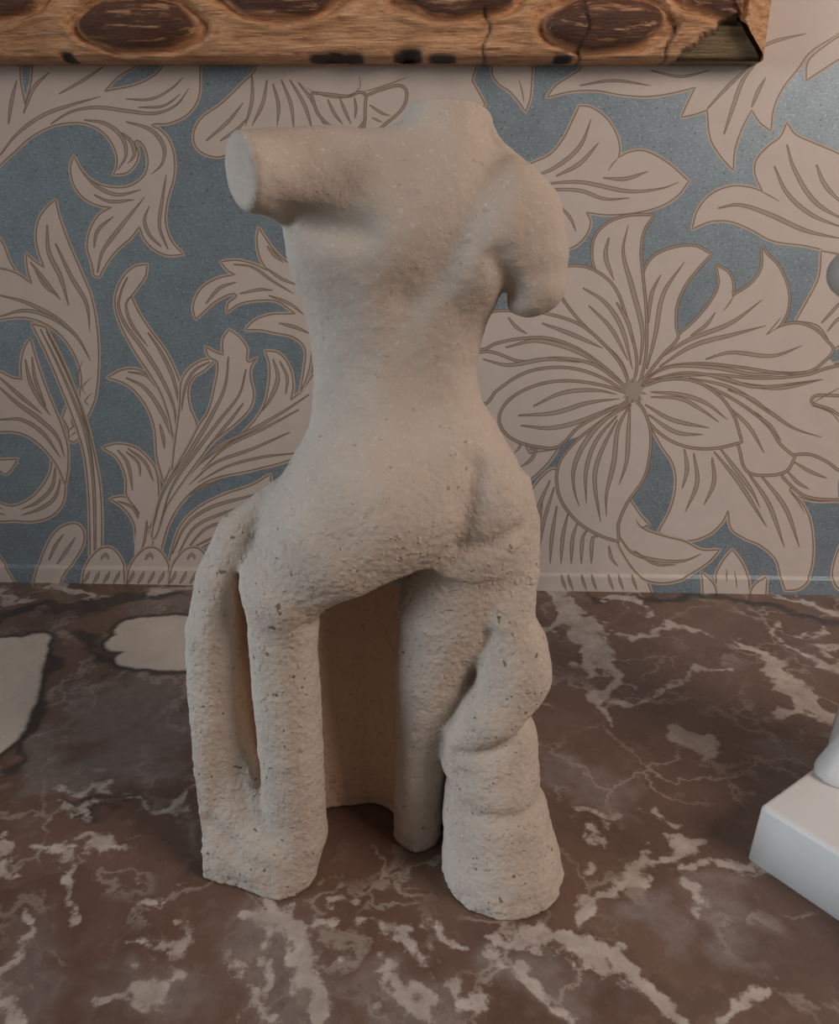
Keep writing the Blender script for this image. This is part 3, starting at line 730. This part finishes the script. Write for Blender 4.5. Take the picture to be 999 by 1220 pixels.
def build_statuette():
    lo, hi, h = (-.105, -.348, -.003), (.085, -.225, .334), .00125
    B = Field(lo, hi, h); D = Field(lo, hi, h)
    # ---- body
    B.loft(rows([(112,487,583,-.288,.0135),(135,481,584,-.288,.0145),(155,474,589,-.288,.0165),(175,445,602,-.289,.019),(200,405,632,-.290,.022),(235,362,648,-.291,.0245),(275,347,642,-.292,.026),(315,349,618,-.292,.026),(355,360,593,-.291,.0245),(400,369,574,-.291,.0225),(440,374,567,-.291,.0215),(475,373,572,-.292,.0222),(510,369,594,-.293,.0245),(550,357,610,-.294,.027),(590,330,620,-.294,.029),(625,306,628,-.293,.029),(655,302,628,-.292,.026)]), 0, .006)
    # arms
    B.chain(ch([(470,220,-.290,48),(430,216,-.292,52),(385,209,-.300,48),(330,205,-.312,46),(270,204,-.328,46)]), .010)
    B.chain(ch([(585,248,-.292,52),(620,270,-.295,46),(639,305,-.297,37),(640,337,-.299,32)]), .010)
    B.chain(ch([(640,345,-.300,27),(630,352,-.301,25)]), .005)
    # shoulder blades
    B.ell(P(452,262,-.306), (.026,.012,.021), .014); B.ell(P(585,275,-.304), (.016,.012,.018), .012)
    # buttocks and thighs
    B.ell(P(440,600,-.303), (.031,.020,.026), .012); B.ell(P(585,600,-.300), (.013,.017,.021), .006)
    B.chain(ch([(445,600,-.305,78),(395,645,-.308,74),(348,700,-.310,50)]), .012)
    B.chain(ch([(336,700,-.308,44),(337,760,-.308,41),(341,820,-.308,40),(346,890,-.308,38),(350,950,-.307,37),(352,990,-.307,38),(338,1035,-.309,38)]), .010)
    B.chain(ch([(560,640,-.294,62),(530,730,-.292,56),(515,800,-.290,45),(503,880,-.287,33),(497,950,-.284,28),(497,1000,-.283,27)]), .008)
    # hollows: spine, cleft, fold below the buttock, waist
    B.groove(line([(596,165),(578,215),(550,270),(518,318),(490,350)], -.312), .0036, .0080, -.292)
    B.groove(line([(478,390),(482,440),(500,510)], -.312), .0010, .008, -.292)
    B.groove(line([(562,560),(552,610),(543,650)], -.316), .0019, .0045, -.29)
    B.groove(line([(612,640),(585,650),(545,652)], -.316), .0017, .0042, -.29)
    B.groove(line([(528,668),(490,692),(440,718),(370,745)], -.318), .0025, .0044, -.297)
    B.groove(line([(350,262),(385,270),(430,275)], -.315), .003, .0055, -.295)
    B.groove(line([(606,352),(600,330),(590,310)], -.312), .0025, .0045, -.29)
    # cut of the raised arm and of the neck
    X, Y, Z = np.meshgrid(*B.ax, indexing='ij', sparse=True)
    n = np.array((-.79, -.60, -.10)); n /= np.linalg.norm(n); c0 = P(283,204,-.324)
    cut = (X-c0[0])*n[0]+(Y-c0[1])*n[1]+(Z-c0[2])*n[2]
    zs = Z > .235
    B.d = np.where(zs, -B.smin(-B.d, -np.broadcast_to(cut, B.shape).astype(np.float32), .0035), B.d)
    c1 = P(530,128,-.29); n = np.array((.03, .15, 1.0)); n /= np.linalg.norm(n)
    cut = (X-c1[0])*n[0]+(Y-c1[1])*n[1]+(Z-c1[2])*n[2]
    B.d = -B.smin(-B.d, -cut.astype(np.float32), .002)
    # ---- drapery: left fall
    D.chain(ch([(330,592,-.298,20),(290,636,-.300,30),(264,690,-.300,30),(255,750,-.301,33),(253,820,-.300,33),(258,890,-.300,34),(264,950,-.299,37),(274,1005,-.298,40)]), .004)
    D.chain(ch([(312,900,-.297,24),(314,950,-.299,34),(312,1000,-.301,44),(318,1032,-.301,44)]), .014)
    D.chain(ch([(268,985,-.297,34),(275,1015,-.296,36)]), .010)
    D.chain(ch([(295,640,-.291,30),(290,740,-.290,33),(298,850,-.290,36),(308,950,-.290,40)]), .006)      # sheet behind the slit
    D.groove(line([(283,690),(289,790),(300,870),(312,935)], -.31), .0045, .0026, -.285)
    D.chain(ch([(325,1010,-.308,40),(334,1046,-.311,33)]), .008)
    D.groove(line([(236,1000),(262,950),(256,880)], -.31), .0012, .004, -.285)
    D.groove(line([(250,985),(290,1015),(330,1020)], -.315), .0015, .0035, -.285)
    D.groove(line([(300,935),(312,985),(335,1015)], -.315), -.0015, .004, -.285)
    # ---- right fall and wrapped folds
    D.chain(ch([(622,575,-.294,10),(626,620,-.295,16),(618,680,-.297,24),(603,740,-.299,34),(608,785,-.300,40)]), .009)
    D.chain(ch([(590,650,-.296,26),(580,710,-.297,32),(578,765,-.297,36)]), .009)
    D.chain(ch([(616,770,-.298,34),(614,805,-.300,42),(588,850,-.304,44),(566,880,-.304,36),(552,905,-.302,27)]), .006)
    D.chain(ch([(590,880,-.300,50),(586,925,-.301,56),(590,970,-.302,62),(596,1020,-.304,69),(598,1040,-.305,70)]), .004)
    D.groove(line([(548,915),(590,905),(640,880)], -.322), .0030, .0036, -.285)
    D.groove(line([(532,975),(570,987),(655,990)], -.328), .0016, .0034, -.285)
    D.groove(line([(585,770),(560,830),(528,880)], -.318), .0030, .0036, -.285)
    D.groove(line([(575,690),(570,740),(585,790)], -.312), .0010, .0050, -.285)
    # ---- curved sheet between the legs
    X, Y, Z = np.meshgrid(*D.ax, indexing='ij', sparse=True)
    xa, xb = P(372,900,-.270)[0], P(480,900,-.270)[0]; xm, wv = (xa+xb)/2, (xb-xa)/2
    s = (X-xm)/wv
    yc = -.2545-.011*np.clip(np.abs(s), 0, 1.5)**3+.0012*np.sin(s*5.5)
    top = P(430,690,-.262)[2]
    d = np.maximum(np.maximum(np.abs(Y-yc)-.008, np.abs(X-xm)-wv*1.25), Z-top)
    D.add((slice(None),)*3, np.broadcast_to(d, D.shape), .006)
    D.d = D.d.astype(np.float32)
    # front of the skirt, away from the viewer
    D.loft(rows([(640,330,622,-.270,.016),(720,300,630,-.264,.018),(850,270,630,-.262,.016),(1000,255,625,-.262,.016)]), .006, .004)
    cavx = np.abs(s)-1.0
    cav = np.maximum(np.maximum(cavx*wv, Y-(yc-.008)), Z-P(430,705,-.29)[2])                           # keep the hollow between the legs open
    D.d = np.maximum(D.d, -np.broadcast_to(cav, D.shape)).astype(np.float32)
    full = Field.smin(B.d, D.d, .0035)
    full = np.maximum(full, -Z)
    V, Q = surface_nets(full, lo, h)
    N = vnormals(V, Q)
    def samp(F):
        q = np.clip(((V-np.array(lo))/h), 0, np.array(F.shape)-1.001); i = np.round(q).astype(int)
        return F[i[:, 0], i[:, 1], i[:, 2]]
    part = samp(D.d) < samp(B.d)
    keepz = V[:, 2] > .002
    V2 = fbm_disp(V, N*keepz[:, None], ((.0005, 40), (.0003, 110), (.00022, 260), (.0002, 480)))
    rim = np.clip(1-V[:, 2]/.018, 0, 1)
    rag = np.array([noise.noise(Vector(v)*150)*.0012+noise.noise(Vector(v)*330)*.0007 if r > 0 else 0.0 for v, r in zip(V, rim)])
    hN = N.copy(); hN[:, 2] = 0
    V2 += hN*(rag*rim)[:, None]
    V2[:, 2] = np.maximum(V2[:, 2], 0)
    N2 = vnormals(V2, Q)
    s1 = (V[:, 0]-xm)/wv
    och = np.clip(1.15-np.abs(s1), 0, 1)*np.clip((-.0035-(V[:, 1]+.2545+.008)+.0135)/.006, 0, 0.0+1) if False else np.zeros(len(V))
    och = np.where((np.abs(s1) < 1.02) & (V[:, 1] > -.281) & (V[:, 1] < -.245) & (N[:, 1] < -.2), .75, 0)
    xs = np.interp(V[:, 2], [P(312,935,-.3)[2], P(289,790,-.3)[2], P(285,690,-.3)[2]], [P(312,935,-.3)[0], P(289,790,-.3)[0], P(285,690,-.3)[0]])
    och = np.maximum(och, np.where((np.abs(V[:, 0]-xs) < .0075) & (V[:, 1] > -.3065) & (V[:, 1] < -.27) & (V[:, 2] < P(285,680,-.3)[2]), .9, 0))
    for _ in range(4):                                            # soft edge to the lightened stain
        acc = np.zeros(len(V)); cnt = np.zeros(len(V)); m4 = och[Q].mean(1)
        for i in range(4): np.add.at(acc, Q[:, i], m4); np.add.at(cnt, Q[:, i], 1)
        och = acc/np.maximum(cnt, 1)
    zc = V[:, 2]
    grit = np.clip(.22+.78*np.clip((.225-zc)/.07, 0, 1), 0, 1)
    root = bpy.data.objects.new('clay_statuette', None); C.objects.link(root)
    root.location = (P(440,1000,-.29)[0], -.29, 0)
    tag(root, 'headless clay nude statuette seen from behind, drapery around its legs', 'statuette')
    fq = part[Q].sum(1) >= 3
    for nm, sel in (('figure', ~fq), ('drapery', fq)):
        q = Q[sel]; u, inv = np.unique(q, return_inverse=True)
        me = mesh(nm, V2[u]-np.array(root.location), inv.reshape(-1, 4))
        for an, arr in (('ochre', och), ('grit', grit)):
            a = me.attributes.new(an, 'FLOAT', 'POINT'); a.data.foreach_set('value', arr[u].astype(np.float32))
        me.normals_split_custom_set_from_vertices(N2[u].tolist())
        link(nm, me, M_clay, root)
    print('statue verts', len(V))

build_statuette()
# ------------------------------------------------------------------ white figurine on its plinth
def build_figurine():
    g = atZ(889, 1022); yaw = -YAW
    a1 = math.radians(54)-YAW
    u = Vector((math.sin(a1), math.cos(a1), 0)); w = Vector((math.cos(a1), -math.sin(a1), 0))
    S, Hh = .115, .0315
    root = bpy.data.objects.new('plaster_figurine', None); C.objects.link(root)
    ctr = Vector((g.x, g.y, 0))+u*S/2+w*S/2
    root.location = ctr
    tag(root, 'glossy white plaster figurine on a square plinth at the right edge', 'figurine')
    bm = bmesh.new()
    t = .0012
    bot = [(-1, -1), (1, -1), (1, 1), (-1, 1)]
    vb = [bm.verts.new(u*(i*S/2)+w*(j*S/2)) for i, j in bot]
    vt = [bm.verts.new(u*(i*(S/2-t))+w*(j*(S/2-t))+Vector((0, 0, Hh))) for i, j in bot]
    for k in range(4): bm.faces.new((vb[k], vb[(k+1) % 4], vt[(k+1) % 4], vt[k]))
    bm.faces.new(vt); bm.faces.new(vb[::-1])
    bmesh.ops.recalc_face_normals(bm, faces=bm.faces)
    bmesh.ops.bevel(bm, geom=[e for e in bm.edges if max(v.co.z for v in e.verts) > .01], offset=.0028, segments=4, affect='EDGES', profile=.6)
    me = bpy.data.meshes.new('plinth'); bm.to_mesh(me); bm.free()
    me.polygons.foreach_set('use_smooth', np.ones(len(me.polygons), bool)); me.update()
    link('plinth', me, M_plaster, root)
    # draped figure
    fc = atZ(1102, 905, Hh); Yf = fc.y
    h = .0022
    lo = (fc.x-.105, fc.y-.07, Hh-.006); hi = (fc.x+.085, fc.y+.07, .345)
    G = Field(lo, hi, h); cx = fc.x
    G.loft([(.022, cx, .040, Yf, .036), (.035, cx, .038, Yf, .035), (.06, cx, .037, Yf, .033), (.12, cx, .034, Yf, .030), (.16, cx, .036, Yf, .030), (.19, cx, .030, Yf, .025), (.215, cx, .027, Yf, .022), (.24, cx, .034, Yf, .023), (.262, cx, .038, Yf, .021), (.275, cx, .024, Yf, .016)], 0, .006)
    G.chain([(np.array((cx, Yf, .265)), .011), (np.array((cx, Yf-.002, .29)), .010)], .006)
    G.ell((cx, Yf-.003, .308), (.0165, .019, .023), .004)
    G.ell((cx, Yf+.012, .314), (.015, .012, .015), .004)
    for sg in (-1, 1):
        e = np.array((cx+sg*.059, Yf+.004, .232)) if sg > 0 else P(986, 325, Yf)+np.array((.010, 0, 0))
        G.chain([(np.array((cx+sg*.033, Yf, .258)), .013), (e, .0095), (np.array((cx+sg*.020, Yf-.032, .205)), .008), (np.array((cx+sg*.006, Yf-.036, .212)), .007)], .005)
    hp = P(1003, 572, Yf); G.chain([(np.array((cx-.015, Yf, hp[2]+.012)), .024), (hp+np.array((.017, 0, -.004)), .0165)], .02)
    ft = P(984, 905, Yf-.012)
    G.chain([(np.array((cx-.03, Yf-.008, .085)), .006), (np.array((ft[0]+.012, Yf-.012, .05)), .008), (np.array((ft[0]+.006, Yf-.014, Hh+.002)), .011)], .008)
    for k in range(13):                                   # falling pleats
        a = 2*math.pi*k/13
        x, y = cx+math.cos(a)*.036, Yf+math.sin(a)*.032
        G.chain([(np.array((cx+math.cos(a)*.028, Yf+math.sin(a)*.024, .18)), .003), (np.array((x, y, .10)), .0045), (np.array((cx+math.cos(a)*.040, Yf+math.sin(a)*.035, Hh)), .0055)], .003)
    X, Y, Z = np.meshgrid(*G.ax, indexing='ij', sparse=True)
    G.d = np.maximum(G.d, Hh-.0006-Z).astype(np.float32)
    V, Q = surface_nets(G.d, lo, h)
    me = mesh('draped_figure', V-np.array(ctr), Q)
    link('draped_figure', me, M_plaster, root)
build_figurine()

# ------------------------------------------------------------------ carved gilt picture frame
def build_frame():
    YF = -.030                                        # front lip of the outer band
    c0 = atY(905, 74, -.012)                          # lower right outer corner
    L, T = 1.02, .60                                  # frame width, height
    FW = .085
    xr, zb = c0.x, c0.z
    root = bpy.data.objects.new('picture_frame', None); C.objects.link(root)
    root.location = (xr-L/2, 0, zb)
    tag(root, 'worn gilded wooden picture frame with carved lobes hanging on the wallpaper', 'picture frame')
    prof_u = np.array([0, .0, .002, .006, .012, .018, .022, .026, .032, .040, .048, .056, .062, .066, .070, .076, .082, .085])
    prof_v = np.array([0, .016, .0215, .0235, .0255, .0275, .0290, .0280, .0285, .0335, .0360, .0340, .0290, .0270, .0280, .0260, .018, .010])
    def rail(name, length, lobes, corner_break, seed):
        """local frame: s along the rail from its right end, u inwards, v out of the wall"""
        n = int(length/(.0013 if corner_break else .0028))
        s = np.linspace(0, length, n)
        us = np.interp(np.linspace(0, 1, 74), np.linspace(0, 1, len(prof_u)), prof_u)
        vs = np.interp(np.linspace(0, 1, 74), np.linspace(0, 1, len(prof_u)), prof_v)
        S, U = np.meshgrid(s, us, indexing='ij'); Vv = np.repeat(vs[None, :], n, 0).copy()
        bole = np.zeros_like(S); bare = np.zeros_like(S); chip = np.zeros_like(S)
        for (sc, uc, a, b, hgt) in lobes:
            q = np.sqrt(((S-sc)/a)**2+((U-uc)/b)**2)+.06*np.sin(S*170+sc*40)*np.sin(U*260+1)
            Vv += hgt*np.sqrt(np.clip(1-q**2, 0, 1))
            Vv += -.0035*np.exp(-((q-1.10)/.10)**2)*(Vv > .015)+.0014*np.exp(-((q-1.33)/.13)**2)*(Vv > .015)
            bole = np.maximum(bole, np.clip((1.04-q)/.12, 0, 1)*.92)
        rs = np.random.RandomState(seed)
        for k in range(int(length/.055)):              # losses along the lower edge
            sc, w, d = rs.uniform(0, length), rs.uniform(.005, .016), rs.uniform(.0012, .0032)
            m = np.clip(1-((S-sc)/w)**2, 0, 1)*np.clip(1-(U/(d*2.2))**2, 0, 1)*(Vv > .010)
            Vv -= m*.006; chip = np.maximum(chip, np.clip(m*3-.4, 0, 1))
        if corner_break:
            edge = .058-.030*np.clip(U/.022, 0, 1.4)-.002*np.sin(U*900)
            br = np.clip((edge-S)/.0015, 0, 1)*(U < .030)
            Vv = np.where(br > 0, np.minimum(Vv, Vv-.0065*br*(Vv > .016)), Vv); bare = br
            line = np.exp(-((S-edge)/.0013)**2)*(U < .030)*(U > .001); chip = np.maximum(chip, line*.9)
            for cs, ct in ((.062, .018), (.117, .030), (.178, .026)):   # drying cracks
                k = np.exp(-((S-cs-.002*np.sin(U*300))/.0011)**2)*(U < ct); Vv -= k*.0015; chip = np.maximum(chip, k*.8)
        nz = np.array([noise.noise(Vector((a*14+seed, b*120, 0)))*.0007+noise.noise(Vector((a*60, b*60, seed)))*.0008 for a, b in zip(S.ravel(), U.ravel())]).reshape(S.shape)
        Vv += nz*(Vv > .005)
        return S, U, Vv, bole, bare, chip
    def emit(name, data, conv, length, mitre0, mitre1):
        S, U, Vv, bole, bare, chip = data
        n, m = S.shape
        lo_s = U if mitre0 else 0*U; hi_s = length-U if mitre1 else length+0*U
        Sx = np.clip(S, lo_s, hi_s)
        pts = [conv(a, b, c_) for a, b, c_ in zip(Sx.ravel(), U.ravel(), Vv.ravel())]
        I = np.arange(n*m).reshape(n, m)
        f = np.stack([I[:-1, :-1], I[:-1, 1:], I[1:, 1:], I[1:, :-1]], -1).reshape(-1, 4).tolist()
        f += [(int(I[k, -1]), int(I[k, 0]), int(I[k+1, 0]), int(I[k+1, -1])) for k in range(n-1)]
        me = mesh(name, np.array(pts), f)
        for an, arr in (('bole', bole), ('bare', bare), ('chip', chip)):
            a = me.attributes.new(an, 'FLOAT', 'POINT'); a.data.foreach_set('value', arr.ravel().astype(np.float32))
        bm = bmesh.new(); bm.from_mesh(me); bmesh.ops.recalc_face_normals(bm, faces=bm.faces); bm.to_mesh(me); bm.free()
        return link(name, me, M_gilt, root)
    def sx(px): return xr-atY(px, 40, -.03).x
    lob = []
    for px, big in ((880, 0), (720, 1), (545, 0), (338, 0), (163, 1), (-15, 0), (-200, 0), (-385, 1), (-570, 0), (-755, 0), (-940, 1), (-1120, 0)):
        lob.append((sx(px), .0185 if big else .0365, .037 if big else .038, .0140 if big else .0150, .0080 if big else .0070))
    emit('bottom_rail', rail('b', L, lob, True, 3), lambda s, u, v: (L/2-s, -v, u), L, True, True)
    emit('top_rail', rail('t', L, lob, False, 5), lambda s, u, v: (L/2-s, -v, T-u), L, True, True)
    lob2 = [(q[0], *q[1:]) for q in lob]
    emit('side_rail', rail('r', T, lob2, False, 8), lambda s, u, v: (L/2-u, -v-.0012, s), T, True, True)
    emit('side_rail', rail('l', T, lob2, False, 11), lambda s, u, v: (-L/2+u, -v, s), T, True, True)
    bm = bmesh.new()
    x0, x1, z0, z1 = -L/2+FW-.006, L/2-FW+.006, FW-.006, T-FW+.006
    vs = [bm.verts.new(q) for q in ((x0, -.012, z0), (x1, -.012, z0), (x1, -.012, z1), (x0, -.012, z1), (x0, -.008, z0), (x1, -.008, z0), (x1, -.008, z1), (x0, -.008, z1))]
    for f in ((0, 1, 2, 3), (7, 6, 5, 4), (0, 4, 5, 1), (1, 5, 6, 2), (2, 6, 7, 3), (3, 7, 4, 0)): bm.faces.new([vs[i] for i in f])
    me = bpy.data.meshes.new('canvas'); bm.to_mesh(me); bm.free()
    link('canvas', me, M_canvas, root)
build_frame()
